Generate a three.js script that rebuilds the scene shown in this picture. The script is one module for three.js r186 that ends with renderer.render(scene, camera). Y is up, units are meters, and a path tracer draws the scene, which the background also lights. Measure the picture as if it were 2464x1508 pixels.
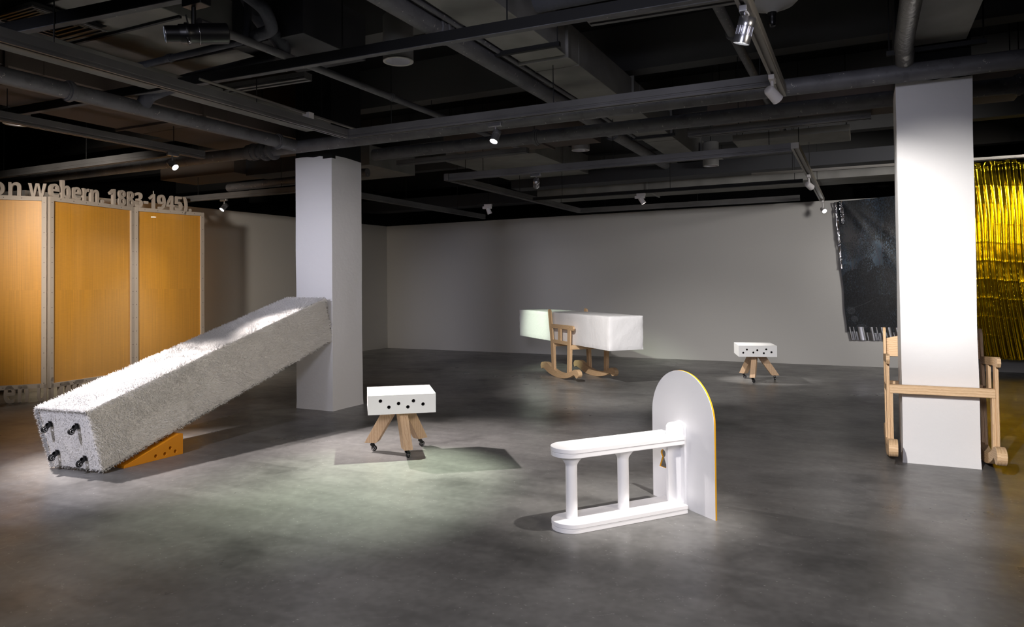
import * as THREE from 'three';
import { RoundedBoxGeometry } from 'three/addons/geometries/RoundedBoxGeometry.js';
import { mergeGeometries } from 'three/addons/utils/BufferGeometryUtils.js';
import { FontLoader } from 'three/addons/loaders/FontLoader.js';
import { TextGeometry } from 'three/addons/geometries/TextGeometry.js';

// ---------------------------------------------------------------- camera, background, exposure, lights
const scene = new THREE.Scene();
scene.background = new THREE.Color(0x000000);
const FPX = 1723.14;                                   // focal length in pixels of the 2464 x 1508 frame
const camera = new THREE.PerspectiveCamera(2 * Math.atan(754 / FPX) * 180 / Math.PI, 2464 / 1508, 0.05, 60);
{
  const right = new THREE.Vector3(0.89836, -0.01009, -0.43914), up = new THREE.Vector3(0.01719, 0.99978, 0.0122), back = new THREE.Vector3().crossVectors(right, up).normalize();
  up.crossVectors(back, right).normalize(); right.normalize();
  camera.quaternion.setFromRotationMatrix(new THREE.Matrix4().makeBasis(right, up, back));
  camera.position.set(0, 1.4, 0);
  camera.setViewOffset(2464, 1508, 0, 99.56, 2464, 1508);   // the photograph's shifted lens
  camera.updateProjectionMatrix();
}
const renderer = new THREE.WebGLRenderer({ antialias: true });
renderer.toneMapping = THREE.LinearToneMapping;
renderer.toneMappingExposure = 1.0;
renderer.shadowMap.enabled = true;

const V = (x, y, z) => new THREE.Vector3(x, y, z);
function light(from, to, color, candela, degrees, blend = 0.6, radius = 1.5) {
  const l = new THREE.SpotLight(color, candela, 0, degrees / 2 * Math.PI / 180, blend, 2);
  l.position.copy(from); l.target.position.copy(to); l.castShadow = true; l.shadow.radius = radius; l.name = 'spot_beam';
  scene.add(l, l.target);
  return l;
}
const NEUTRAL = 0xfffaf6, COOL = 0xebebff, GREENISH = 0xf0ffe6, WARM = 0xfff3e4, PINKISH = 0xfff5f4;
// lamps on the tracks beside and behind the camera (their fittings hang outside the picture)
light(V(-0.55, 2.74, -0.1), V(0.5, 1.7, -6.32), NEUTRAL, 125, 18, 1);           // right column
light(V(-0.85, 2.74, 0.1), V(0.5, 0.3, -6.2), NEUTRAL, 112, 25, 0.8);           // rocking chair round the right column
light(V(-4.6, 2.74, -0.4), V(-5.65, 1.7, -6.4), COOL, 70, 26, 1, 30);                 // left column front
light(V(-4.6, 2.74, -0.7), V(-5.5, 0.1, -3.4), COOL, 34, 44, 1);                  // end face of the beam
light(V(-6.75, 2.74, -3.2), V(-5.3, 0.25, -4.0), PINKISH, 80, 48, 0.6);            // fur-covered beam, from the left track
light(V(-6.745, 2.74, -3.0), V(-9.3, 1.5, -7.0), WARM, 60, 58, 1, 8);            // lettered screens
light(V(-6.3, 2.6, -7.85), V(-4.85, 0.75, -10.75), GREENISH, 55, 24, 1);          // far end of the white beam, lamp hidden behind the left column
light(V(4.2, 3.0, -2.2), V(-5.0, 0.2, -4.6), WARM, 66, 48, 1, 30);                // faces that look to the right
light(V(-0.2, 2.8, 1.6), V(-2.0, 0.6, -6.5), COOL, 54, 64, 1, 30);                // floor and fronts seen from the camera
light(V(-3.0, 2.95, -1.2), V(-2.9, 0, -2.4), NEUTRAL, 9, 120, 1, 12);                // floor in front
light(V(3.6, 2.9, -7.5), V(-1.6, 1.3, -13.3), NEUTRAL, 75, 60, 1, 25);            // back wall
light(V(2.9, 2.72, -6.4), V(1.9, 2.5, -12.7), WARM, 40, 24, 1);
light(V(2.45, 2.8, -11.35), V(1.75, 2.3, -12.7), WARM, 26, 58, 1);                  // gold foil
light(V(1.2, 2.75, -9.6), V(0.4, 1.6, -13), NEUTRAL, 6, 40, 1);                   // printed tarpaulin

// ---------------------------------------------------------------- helpers
const counts = {};
function numbered(n) { const k = counts[n] = (counts[n] ?? -1) + 1; return k ? `${n}_${String(k).padStart(3, '0')}` : n; }
function tag(o, label, category, group) { o.userData.label = label; o.userData.category = category; if (group) o.userData.group = group; return o; }
function thing(name, label, category, x = 0, y = 0, z = 0, turn = 0, group) {
  const o = new THREE.Group(); o.name = numbered(name); o.position.set(x, y, z); o.rotation.y = turn; scene.add(o);
  return tag(o, label, category, group);
}
function sub(name, parent) { const g = new THREE.Group(); g.name = name; parent.add(g); return g; }
function clean(g) {
  const r = g.index ? g.toNonIndexed() : g;
  for (const k of Object.keys(r.attributes)) if (!['position', 'normal', 'uv'].includes(k)) r.deleteAttribute(k);
  r.clearGroups?.();
  return r;
}
// uv in metres from the side each triangle faces; grain: axis that the texture's u follows
function metres(g, grain) {
  g = clean(g); g.computeBoundingBox();
  const p = g.attributes.position, nm = g.attributes.normal, uv = new Float32Array(p.count * 2), c = [0, 0, 0];
  for (let i = 0; i < p.count; i += 3) {
    for (let a = 0; a < 3; a++) c[a] = Math.abs(nm.array[i * 3 + a] + nm.array[i * 3 + 3 + a] + nm.array[i * 3 + 6 + a]);
    const k = c[0] > c[1] && c[0] > c[2] ? 0 : c[1] > c[2] ? 1 : 2;
    let a = k === 0 ? 2 : 0, b = k === 1 ? 2 : 1;
    if (grain === b) [a, b] = [b, a];
    for (let j = i; j < i + 3; j++) { uv[j * 2] = p.array[j * 3 + a]; uv[j * 2 + 1] = p.array[j * 3 + b]; }
  }
  g.setAttribute('uv', new THREE.BufferAttribute(uv, 2));
  return g;
}
function add(name, geos, mat, parent, grain) {
  const list = (Array.isArray(geos) ? geos : [geos]).map((g) => metres(g, grain));
  const m = new THREE.Mesh(list.length > 1 ? mergeGeometries(list) : list[0], mat);
  m.castShadow = m.receiveShadow = true; m.name = parent ? name : numbered(name); (parent ?? scene).add(m);
  return m;
}
function struct(name, geos, mat, parent) { const m = add(name, geos, mat, parent); if (!parent) m.userData.kind = 'structure'; return m; }
function bx(x0, x1, y0, y1, z0, z1, r = 0) {
  const w = x1 - x0, h = y1 - y0, d = z1 - z0;
  const g = r ? new RoundedBoxGeometry(w, h, d, 2, r) : new THREE.BoxGeometry(w, h, d);
  return g.translate((x0 + x1) / 2, (y0 + y1) / 2, (z0 + z1) / 2);
}
function shape(pts, smooth) {
  const s = new THREE.Shape();
  if (smooth) { const v = new THREE.CatmullRomCurve3(pts.map(([x, y]) => V(x, y, 0)), true, 'centripetal').getPoints(96); s.setFromPoints(v.slice(0, -1).map((q) => new THREE.Vector2(q.x, q.y))); }
  else s.setFromPoints(pts.map(([x, y]) => new THREE.Vector2(x, y)));
  return s;
}
function prism(s, depth, bevel = 0, seg = 16) {
  return new THREE.ExtrudeGeometry(s, { depth: depth - 2 * bevel, bevelEnabled: bevel > 0, bevelThickness: bevel, bevelSize: bevel, bevelOffset: -bevel, bevelSegments: 2, curveSegments: seg }).translate(0, 0, bevel);
}
function rodBetween(a, b, r, seg = 12, r2 = r) {
  const d = b.clone().sub(a), L = d.length();
  return new THREE.CylinderGeometry(r2, r, L, seg).translate(0, L / 2, 0).applyQuaternion(new THREE.Quaternion().setFromUnitVectors(V(0, 1, 0), d.normalize())).translate(a.x, a.y, a.z);
}
function tube(points, r, seg = 24, round = 14, tension = 0.5) { return new THREE.TubeGeometry(new THREE.CatmullRomCurve3(points, false, 'catmullrom', tension), seg, r, round); }
const lathe = (pts, seg = 32) => new THREE.LatheGeometry(pts.map(([r, y]) => new THREE.Vector2(r, y)), seg);
let seed = 12345;
const rnd = () => { seed = (Math.imul(seed, 1664525) + 1013904223) >>> 0; return seed / 4294967296; };
// smooth tiling noise
function noiseGrid(n) { const a = new Float32Array(n * n); for (let i = 0; i < a.length; i++) a[i] = rnd(); return a; }
const NG = noiseGrid(256);
function vn(x, y, period) {
  const m = Math.min(period, 256), xi = Math.floor(x), yi = Math.floor(y), fx = x - xi, fy = y - yi, sx = fx * fx * (3 - 2 * fx), sy = fy * fy * (3 - 2 * fy);
  const X0 = ((xi % m) + m) % m, X1 = (X0 + 1) % m, Y0 = ((yi % m) + m) % m, Y1 = (Y0 + 1) % m;
  const a = NG[Y0 * 256 + X0], b = NG[Y0 * 256 + X1], c = NG[Y1 * 256 + X0], d = NG[Y1 * 256 + X1];
  return a + (b - a) * sx + (c - a) * sy + (a - b - c + d) * sx * sy;
}
function texture(n, f, srgb, repeat) {
  const d = new Uint8Array(n * n * 4);
  for (let j = 0; j < n; j++) for (let i = 0; i < n; i++) { const c = f(i / n, j / n), o = (j * n + i) * 4; d[o] = Math.max(0, Math.min(255, c[0])); d[o + 1] = Math.max(0, Math.min(255, c[1])); d[o + 2] = Math.max(0, Math.min(255, c[2])); d[o + 3] = 255; }
  const t = new THREE.DataTexture(d, n, n); t.wrapS = t.wrapT = THREE.RepeatWrapping; t.magFilter = THREE.LinearFilter; t.minFilter = THREE.LinearMipmapLinearFilter; t.generateMipmaps = true;
  if (srgb) t.colorSpace = THREE.SRGBColorSpace;
  t.repeat.set(repeat, repeat); t.needsUpdate = true;
  return t;
}
const std = (o) => new THREE.MeshStandardMaterial(o);

// ---------------------------------------------------------------- materials
// concrete: the marks are drawn into a scratch field first
const CN = 1536, scratch = new Float32Array(CN * CN);
for (let k = 0; k < 1000; k++) {
  let x = rnd() * CN, y = rnd() * CN, a = rnd() * 6.28; const L = 3 + rnd() * rnd() * rnd() * 90, s = 0.08 + 0.3 * rnd(), bend = (rnd() - 0.5) * 0.05;
  for (let i = 0; i < L; i++) { x += Math.cos(a); y += Math.sin(a); a += bend; const q = (((y | 0) % CN + CN) % CN) * CN + ((x | 0) % CN + CN) % CN; scratch[q] = Math.max(scratch[q], s * (1 - i / L)); }
}
for (let k = 0; k < 6000; k++) { const q = ((rnd() * CN) | 0) * CN + ((rnd() * CN) | 0), s = 0.25 + 0.75 * rnd(); scratch[q] = s; if (rnd() < 0.4) scratch[q + 1] = s * 0.7; }
const cloud = (u, v, f) => 0.5 * vn(u * f, v * f, f) + 0.28 * vn(u * f * 2, v * f * 2, f * 2) + 0.14 * vn(u * f * 4 + 9, v * f * 4, f * 4) + 0.08 * vn(u * f * 8, v * f * 8 + 5, f * 8);
const concreteMap = texture(CN, (u, v) => {
  const b = cloud(u, v, 8), fine = vn(u * 256, v * 256, 256) - 0.5, streak = vn(u * 12, v * 128, 128) - 0.5, s = scratch[((v * CN) | 0) * CN + ((u * CN) | 0)];
  const dark = Math.max(0, cloud(u + 0.5, v + 0.2, 14) - 0.56); const l = 124 + (b - 0.5) * 66 + fine * 13 + streak * 13 - dark * 120 + s * 90;
  return [l, l * 0.988, l * 0.968];
}, true, 1 / 7);
const concreteRough = texture(768, (u, v) => { const b = cloud(u, v, 6), f = cloud(u + 0.3, v, 32); const r = 92 + (b - 0.5) * 46 + (f - 0.5) * 40; return [r, r, r]; }, false, 1 / 5);
const concreteBump = texture(512, (u, v) => { const b = 255 * cloud(u, v, 16); return [b, b, b]; }, false, 1 / 2.3);
const M = {};
M.floor = std({ map: concreteMap, roughnessMap: concreteRough, roughness: 1, bumpMap: concreteBump, bumpScale: 0.0005, vertexColors: true });
const plasterBump = texture(512, (u, v) => { const b = 255 * (0.6 * cloud(u, v, 12) + 0.4 * cloud(u, v, 64)); return [b, b, b]; }, false, 1 / 1.6);
M.wall = std({ color: 0xb9b7b3, roughness: 0.88, bumpMap: plasterBump, bumpScale: 0.0015 });
M.column = std({ color: 0xe4e3e2, roughness: 0.8, bumpMap: plasterBump, bumpScale: 0.003 });
const chipMap = texture(1024, (u, v) => {
  const b = cloud(u, v, 10), c = cloud(u + 0.37, v + 0.11, 48), chip = c > 0.8 ? 1 : 0, bare = cloud(u, v + 0.5, 20) > 0.7 ? 1 : 0;
  const l = 98 + (b - 0.5) * 30 - bare * 8; return chip ? [176, 172, 164] : [l, l, l * 1.03];
}, true, 1 / 1.3);
const dustMap = texture(512, (u, v) => { const l = 128 + (cloud(u, v, 6) - 0.5) * 40; return [l, l * 0.99, l * 0.96]; }, true, 1 / 2);
M.pipe = std({ map: chipMap, roughness: 0.55 });
M.duct = std({ map: dustMap, color: 0xffffff, roughness: 0.7 });
M.insulation = std({ color: 0x45474f, roughness: 0.85, bumpMap: plasterBump, bumpScale: 0.012 });
M.darkDuct = std({ color: 0x3a3b3f, roughness: 0.75 });
M.beam = std({ color: 0x4e4e4e, roughness: 0.9 });
M.slab = std({ color: 0x090a0c, roughness: 0.95 });
M.void = std({ color: 0x0d0e12, roughness: 0.95 });
M.brown = std({ color: 0x5c524b, roughness: 0.85 });
M.track = std({ map: dustMap, color: 0xd2d2d8, roughness: 0.5, metalness: 0.15 });
M.greyTrack = std({ color: 0x8b8780, roughness: 0.5, metalness: 0.3 });
M.blackSteel = std({ color: 0x0b0c0e, roughness: 0.6 });
M.dirtyEdge = std({ map: chipMap, color: 0xffffff, roughness: 0.8 });
M.silverPipe = new THREE.MeshPhysicalMaterial({ color: 0x8d8b87, roughness: 0.42, metalness: 0.75, bumpMap: plasterBump, bumpScale: 0.012 });
M.whitePaint = std({ color: 0xefeeee, roughness: 0.45 });
M.whiteBox = std({ color: 0xf0efef, roughness: 0.8, bumpMap: plasterBump, bumpScale: 0.006 });
M.laminate = new THREE.MeshPhysicalMaterial({ color: 0xf2f2f0, roughness: 0.4, clearcoat: 0.25, clearcoatRoughness: 0.35 });
M.yellow = std({ color: 0xe0a414, roughness: 0.5 });
M.orange = std({ color: 0xd98a10, roughness: 0.5 });
M.black = std({ color: 0x08080a, roughness: 0.35 });
M.tyre = std({ color: 0x101011, roughness: 0.6 });
M.chrome = std({ color: 0xc9c9cc, roughness: 0.22, metalness: 1 });
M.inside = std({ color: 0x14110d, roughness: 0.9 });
function woodTexture(base, amp, rings, phase) {
  return texture(512, (u, v) => {
    const w = v * rings + 0.9 * vn(u * 3 + phase, v * 7, 64) + 0.25 * vn(u * 9, v * 31 + phase, 64), s = w - Math.floor(w), line = Math.pow(s, 3), f = vn(u * 24, v * 256, 256) - 0.5;
    return [base[0] - amp * line * 0.8 + f * 14, base[1] - amp * line + f * 14, base[2] - amp * 1.05 * line + f * 14];
  }, true, 1 / 0.32);
}
M.pine = std({ map: woodTexture([224, 190, 148], 28, 17, 0), roughness: 0.62 });
M.pineEnd = std({ map: woodTexture([226, 191, 149], 40, 30, 7), roughness: 0.66 });
M.leg = std({ map: woodTexture([198, 168, 136], 24, 14, 3), roughness: 0.65 });
M.screenFrame = std({ color: 0xb3a79b, roughness: 0.7 });
const meshMap = texture(1024, (u, v) => {
  const th = vn(u * 256, v * 3, 256) - 0.5, wide = vn(u * 12, v * 2, 12) - 0.5, cross = vn(u * 40, v * 256, 256) - 0.5;
  const l = 0.95 + 0.09 * th + 0.05 * wide + 0.03 * cross; return [226 * l, 160 * l, 54 * l];
}, true, 1 / 1.4);
M.scrim = std({ map: meshMap, roughness: 0.42, transparent: true, opacity: 0.84, side: THREE.DoubleSide });
M.letter = std({ color: 0xada196, roughness: 0.75 });
M.fur = new THREE.MeshPhysicalMaterial({ color: 0xe9e6e1, roughness: 1, sheen: 0.6, sheenRoughness: 0.6, sheenColor: new THREE.Color(1, 1, 1) });
M.lampWhite = std({ color: 0xdcd8d6, roughness: 0.45 });
M.lampSilver = std({ color: 0xb9b9bd, roughness: 0.28, metalness: 0.9 });
M.can = std({ color: 0x8c8b89, roughness: 0.6 });
M.canRim = std({ color: 0xa7a5a2, roughness: 0.35 });
M.reflector = std({ color: 0xdcdce4, roughness: 0.35, metalness: 0.2 });
const glow = (c, k) => std({ color: 0x111111, emissive: c, emissiveIntensity: k, roughness: 0.5 });
M.lampOn = glow(0xffffff, 14); M.lampOnSoft = glow(0xfff4ea, 7); M.lampOff = std({ color: 0x777777, roughness: 0.2, metalness: 0.6 });

// ---------------------------------------------------------------- the setting
{ // floor: a grid whose vertex colours carry the broad cloudiness of the polished concrete
  const W = 22, D = 23, g = new THREE.PlaneGeometry(W, D, 110, 115).rotateX(-Math.PI / 2).translate(-4, 0, -7), p = g.attributes.position, c = new Float32Array(p.count * 3), uv = g.attributes.uv;
  for (let i = 0; i < p.count; i++) {
    const x = p.getX(i), z = p.getZ(i), n = vn(x * 0.55 + 40, z * 0.55 + 40, 256), m = vn(x * 1.7 + 90, z * 1.1 + 30, 256), k = 0.74 + 0.34 * n + 0.2 * (m - 0.5);
    c[i * 3] = k; c[i * 3 + 1] = k; c[i * 3 + 2] = k * (0.985 + 0.03 * m); uv.setXY(i, x, z);
  }
  g.setAttribute('color', new THREE.BufferAttribute(c, 3));
  const m = new THREE.Mesh(g, M.floor); m.name = 'floor'; m.receiveShadow = true; m.userData.kind = 'structure'; scene.add(m);
  struct('floor_slab', bx(-15, 7, -0.3, -0.01, -18.5, 4.5), M.slab);
}
struct('ceiling', bx(-15, 7, 4.2, 4.4, -18.5, 4.5), M.slab);
struct('wall_outer_left', bx(-15.2, -15, -0.3, 4.4, -18.5, 4.5), M.void);
struct('wall_outer_right', bx(7, 7.2, -0.3, 4.4, -18.5, 4.5), M.void);
struct('wall_outer_far', bx(-15, 7, -0.3, 4.4, -18.7, -18.5), M.void);
struct('wall_rear', bx(-15, 7, -0.3, 4.4, 4.5, 4.7), M.void);
function planWall(name, x0, z0, x1, z1, h, t, y0 = 0) {   // visible face from (x0,z0) to (x1,z1), body behind it (to the left of that direction)
  const L = Math.hypot(x1 - x0, z1 - z0), m = struct(name, bx(0, L, y0, h, -t, 0), M.wall);
  m.position.set(x0, 0, z0); m.rotation.y = Math.atan2(-(z1 - z0), x1 - x0);
  return m;
}
planWall('wall_back', -9.9, -13.485, 6.9, -13.02, 2.78, 0.2);
planWall('wall_left', -10.335, -5.95, -9.77, -13.48, 2.78, 0.22);
planWall('wall_left_return', -14.9, -5.5, -10.34, -5.9, 2.78, 0.2);
function beams() {
  const zs = [[-1.0, 0.22], [-3.15, 0.22], [-5.38, 0.2], [-7.57, 0.23], [-9.8, 0.22], [-12.1, 0.22], [-14.4, 0.22]];
  for (const [z, w] of zs) struct('beam', bx(-14.9, 6.9, 3.7, 4.2, z - w / 2, z + w / 2), M.beam);
}
beams();
function column(x0, x1, z0, z1, top, label) {
  const t = thing('column', label, 'column', (x0 + x1) / 2, 0, (z0 + z1) / 2); t.userData.kind = 'structure'; delete t.userData.category;
  const hx = (x1 - x0) / 2, hz = (z1 - z0) / 2, g = new THREE.BoxGeometry(2 * hx, top, 2 * hz, 6, 36, 6).translate(0, top / 2, 0), p = g.attributes.position;
  for (let i = 0; i < p.count; i++) {           // plaster never quite true, swelling at the foot
    const y = p.getY(i), w = 0.007 * (vn(y * 2.1 + x0 * 3, p.getX(i) * 3 + p.getZ(i) * 5 + 20, 256) - 0.5), foot = y < 0.06 ? 0.004 : 0;
    const sx = Math.sign(p.getX(i)) * (Math.abs(p.getX(i)) > hx - 1e-4 ? 1 : 0), sz = Math.sign(p.getZ(i)) * (Math.abs(p.getZ(i)) > hz - 1e-4 ? 1 : 0);
    p.setXYZ(i, p.getX(i) + sx * (w + foot), y > top - 0.01 ? y + 0.03 * (vn(p.getX(i) * 14 + 50, p.getZ(i) * 14 + 70, 256) - 0.5) : y, p.getZ(i) + sz * (w + foot));
  }
  g.computeVertexNormals();
  add('shaft', g, M.column, t);
  add('black_head', bx(-hx + 0.002, hx - 0.002, top - 0.03, 4.2, -hz + 0.002, hz - 0.002), M.slab, t);
}
column(-5.925, -5.392, -6.93, -6.395, 2.9, 'white plastered square column with the fur-covered beam leaning on it');
column(0.262, 0.768, -6.86, -6.325, 2.94, 'white plastered square column that the big rocking chair is wrapped round');

// ---------------------------------------------------------------- fur-covered beam leaning on the left column
function caster(parent, y0 = 0, swivel = 0, s = 1) {      // hangs from its parent's origin along -y, the plate at y = 0
  const c = sub('caster', parent);
  const plate = add('plate', [bx(-0.019 * s, 0.019 * s, -0.004 * s, 0, -0.016 * s, 0.016 * s), new THREE.CylinderGeometry(0.012 * s, 0.014 * s, 0.012 * s, 16).translate(0, -0.009 * s, 0)], M.black, c);
  const side = shape([[-0.012, -0.012], [0.012, -0.012], [0.026, -0.05], [0.016, -0.058], [0.004, -0.04], [-0.012, -0.024]].map(([a, b]) => [a * s, b * s]));
  for (const k of [0.0105, -0.0135]) add('fork_cheek', prism(side, 0.003 * s).translate(0, 0, k * s), M.black, c);
  add('wheel', lathe([[0.008, -0.009], [0.019, -0.009], [0.0235, -0.006], [0.0235, 0.006], [0.019, 0.009], [0.008, 0.009]].map(([a, b]) => [a * s, b * s]), 24).rotateX(Math.PI / 2).translate(0.016 * s, -0.0495 * s, 0), M.tyre, c);
  add('hub', [-1, 1].flatMap((k) => [new THREE.TorusGeometry(0.014 * s, 0.0022 * s, 8, 24).translate(0.016 * s, -0.0495 * s, k * 0.0095 * s), new THREE.CylinderGeometry(0.005 * s, 0.005 * s, 0.006 * s, 12).rotateX(Math.PI / 2).translate(0.016 * s, -0.0495 * s, k * 0.012 * s)]), M.chrome, c);
  c.position.y = y0; c.rotation.y = swivel;
  return c;
}
{
  const W = 0.535, Hh = 0.5, L = 3.0, tilt = 15.08 * Math.PI / 180, yaw = -4.223 * Math.PI / 180;
  const t = thing('fur_covered_beam', 'long square beam covered in white fur, four casters on its end, leaning on the column', 'sculpture', -5.47, 0, -3.515);
  const a = V(Math.sin(yaw) * Math.cos(tilt), Math.sin(tilt), -Math.cos(yaw) * Math.cos(tilt)), s = V(Math.cos(yaw), 0, Math.sin(yaw)), n = V().crossVectors(s, a).negate();
  if (n.y < 0) n.negate();
  t.quaternion.setFromRotationMatrix(new THREE.Matrix4().makeBasis(s, n, a.clone().negate()));
  t.position.y = 0.012;
  const g = new RoundedBoxGeometry(W, Hh, L, 3, 0.018).translate(0, Hh / 2 + 0.006, -L / 2);
  add('body', g, M.fur, t);
  // pile: short curved tufts
  const blade = new THREE.BufferGeometry(), P = [], Nn = [], w = 0.0019, bl = 0.021;
  const rows = [[0, 0, 1], [0.34, 0.1, 0.95], [0.68, 0.34, 0.7], [1, 0.72, 0]];
  for (let k = 0; k < 3; k++) for (let f = 0; f < 3; f++) {
    const A = f * 2.0944, B = A + 2.0944, [h0, o0, r0] = rows[k], [h1, o1, r1] = rows[k + 1], q = (h, o, r, an) => [w * r * Math.cos(an) + o * bl * 0.8, h * bl, w * r * Math.sin(an)];
    const v0 = q(h0, o0, r0, A), v1 = q(h0, o0, r0, B), v2 = q(h1, o1, r1, B), v3 = q(h1, o1, r1, A);
    P.push(...v0, ...v2, ...v1, ...v0, ...v3, ...v2);
    for (const an of [A, B, B, A, A, B]) Nn.push(0.35 * Math.cos(an), 0.9, 0.35 * Math.sin(an));
  }
  blade.setAttribute('position', new THREE.Float32BufferAttribute(P, 3)); blade.setAttribute('normal', new THREE.Float32BufferAttribute(Nn, 3));
  const faces = [[0, 1, 0, W, L, (u, v) => [u - W / 2, Hh, -v]], [1, 0, 0, Hh, L, (u, v) => [W / 2, u, -v]], [-1, 0, 0, Hh, L, (u, v) => [-W / 2, u, -v]], [0, -1, 0, W, L, (u, v) => [u - W / 2, 0.006, -v]], [0, 0, 1, W, Hh, (u, v) => [u - W / 2, v, 0]], [0, 0, -1, W, Hh, (u, v) => [u - W / 2, v, -L]]];
  const mats = [], m4 = new THREE.Matrix4(), q = new THREE.Quaternion(), q2 = new THREE.Quaternion(), up = V(0, 1, 0);
  for (const [nx, ny, nz, A, B, at] of faces) {
    const N = Math.round(A * B * (nz === 1 ? 9000 : 17000)), nn = V(nx, ny, nz);
    for (let i = 0; i < N; i++) {
      const u = rnd() * A, v = rnd() * B, p = at(u, v), comb = 6.283 * vn(p[0] * 5 + p[1] * 5 + 30, p[2] * 5 + 60, 256) * 1.6;
      const k = nz === 1 ? 0.35 + 0.45 * rnd() : 0.75 + 0.75 * rnd();
      q.setFromUnitVectors(up, nn.clone().add(V(rnd() - 0.5, rnd() - 0.5, rnd() - 0.5).multiplyScalar(nz === 1 ? 1.4 : 0.9)).normalize()); q2.setFromAxisAngle(up, comb + (rnd() - 0.5) * 1.6);
      mats.push(m4.compose(V(...p).addScaledVector(nn, -0.002), q.clone().multiply(q2), V(1, (nz === 1 ? 0.7 : 1) * k, 1)).clone());
    }
  }
  for (let i = 0; i < 1500; i++) {             // longer wisps along the end face's upper and side edges
    const e = rnd() * (W + 0.5), p = e < W ? V(e - W / 2, Hh, 0) : V(-W / 2, e - W, 0);
    q.setFromUnitVectors(up, V((e < W ? 0.2 : -0.9) + (rnd() - 0.5) * 0.8, e < W ? 0.25 : -0.1, 0.9 * rnd()).normalize()); q2.setFromAxisAngle(up, rnd() * 6.28);
    mats.push(m4.compose(p, q.clone().multiply(q2), V(1, 1 + 0.9 * rnd(), 1)).clone());
  }
  const inst = new THREE.InstancedMesh(blade, M.fur, mats.length); mats.forEach((m, i) => inst.setMatrixAt(i, m));
  inst.name = 'fur_pile'; inst.userData.kind = 'stuff'; inst.castShadow = inst.receiveShadow = true; t.add(inst);
  for (const [x, y] of [[-0.152, 0.377], [0.139, 0.379], [-0.161, 0.137], [0.133, 0.112]]) {
    const c = caster(t, 0, 0, 1.12); c.position.set(x, y, 0.008);
    c.quaternion.setFromRotationMatrix(new THREE.Matrix4().makeBasis(V(0, -1, 0), V(0, 0, -1), V(1, 0, 0)));
  }
}
{ // wedge under the beam
  const t = thing('wedge', 'orange wedge with round holes jammed under the fur-covered beam', 'wedge', -5.205, 0, -3.715, 0);
  const s = shape([[0, 0], [0.54, 0], [0.54, 0.172], [0.505, 0.176], [0, 0.02]]);
  for (const [u, y] of [[0.279, 0.036], [0.364, 0.036], [0.416, 0.074], [0.464, 0.036]]) { const h = new THREE.Path(); h.absarc(u, y, 0.0135, 0, Math.PI * 2, true); s.holes.push(h); }
  add('body', prism(s, 0.34, 0.002, 24).rotateY(Math.PI / 2).translate(-0.34, 0, 0), M.orange, t);
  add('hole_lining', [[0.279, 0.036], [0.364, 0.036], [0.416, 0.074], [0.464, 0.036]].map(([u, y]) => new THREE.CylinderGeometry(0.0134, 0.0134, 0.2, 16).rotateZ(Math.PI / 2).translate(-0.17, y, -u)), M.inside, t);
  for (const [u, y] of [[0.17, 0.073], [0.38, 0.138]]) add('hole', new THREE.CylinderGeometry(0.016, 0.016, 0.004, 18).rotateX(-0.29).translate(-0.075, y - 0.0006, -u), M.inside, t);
}

// ---------------------------------------------------------------- stools: white box with holes on three splayed legs with casters
function stool(label, ox, oz, boxX, boxZ, yaw, w, h, L, holes, feet, reach) {
  const t = thing('rolling_box_stool', label, 'stool', ox, 0, oz, 0, 'white boxes on three wooden legs');
  const b = sub('box', t); b.position.set(boxX - ox, 0.36, boxZ - oz); b.rotation.y = yaw;   // local x along the front, local z towards the front
  const front = shape([[-L / 2, 0], [L / 2, 0], [L / 2, h], [-L / 2, h]]);
  for (const [u, y] of holes) { const p = new THREE.Path(); p.absarc(u - L / 2, y - 0.36, 0.0145, 0, Math.PI * 2, true); front.holes.push(p); }
  add('front_panel', prism(front, 0.018, 0, 24).translate(0, 0, w / 2 - 0.018), M.laminate, b);
  add('shell', [bx(-L / 2, L / 2, h - 0.018, h, -w / 2, w / 2 - 0.0181), bx(-L / 2, L / 2, 0, 0.018, -w / 2, w / 2 - 0.0181), bx(-L / 2, -L / 2 + 0.018, 0.018, h - 0.018, -w / 2, w / 2 - 0.0181), bx(L / 2 - 0.018, L / 2, 0.018, h - 0.018, -w / 2, w / 2 - 0.0181), bx(-L / 2 + 0.018, L / 2 - 0.018, 0.018, h - 0.018, -w / 2, -w / 2 + 0.018)], M.laminate, b);
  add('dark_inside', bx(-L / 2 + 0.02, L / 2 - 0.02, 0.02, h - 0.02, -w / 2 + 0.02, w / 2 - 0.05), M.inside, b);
  for (const [fx, fz] of feet) {
    const r = Math.hypot(fx, fz), dx = fx / r, dz = fz / r, top = 0.36, bot = 0.074, rb = reach, rt = 0.075, hw = 0.057, ht = 0.036;
    const s = shape([[rb - hw, bot + 0.012], [rb - hw + 0.014, bot], [rb + hw, bot], [rt + hw, top], [rt - hw, top]]);
    const m = add('leg', prism(s, 2 * ht, 0.002).translate(0, 0, -ht), M.leg, t, 1);
    m.rotation.y = Math.atan2(-dz, dx);
    const c = caster(t, 0.075, 0, 1.03); c.position.set(dx * rb, 0.075, dz * rb); c.rotation.y = 0.9 + fx * 3;
  }
}
stool('nearer white box with six holes on three splayed wooden legs, by the left column', -3.548, -5.057, -3.562, -5.091, 0.667, 0.537, 0.156, 0.55,
  [[0.1, 0.47], [0.168, 0.417], [0.246, 0.444], [0.321, 0.413], [0.367, 0.461], [0.445, 0.431]], [[-0.236, 0.064], [0.191, 0.166], [0.046, -0.231]], 0.245);
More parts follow.
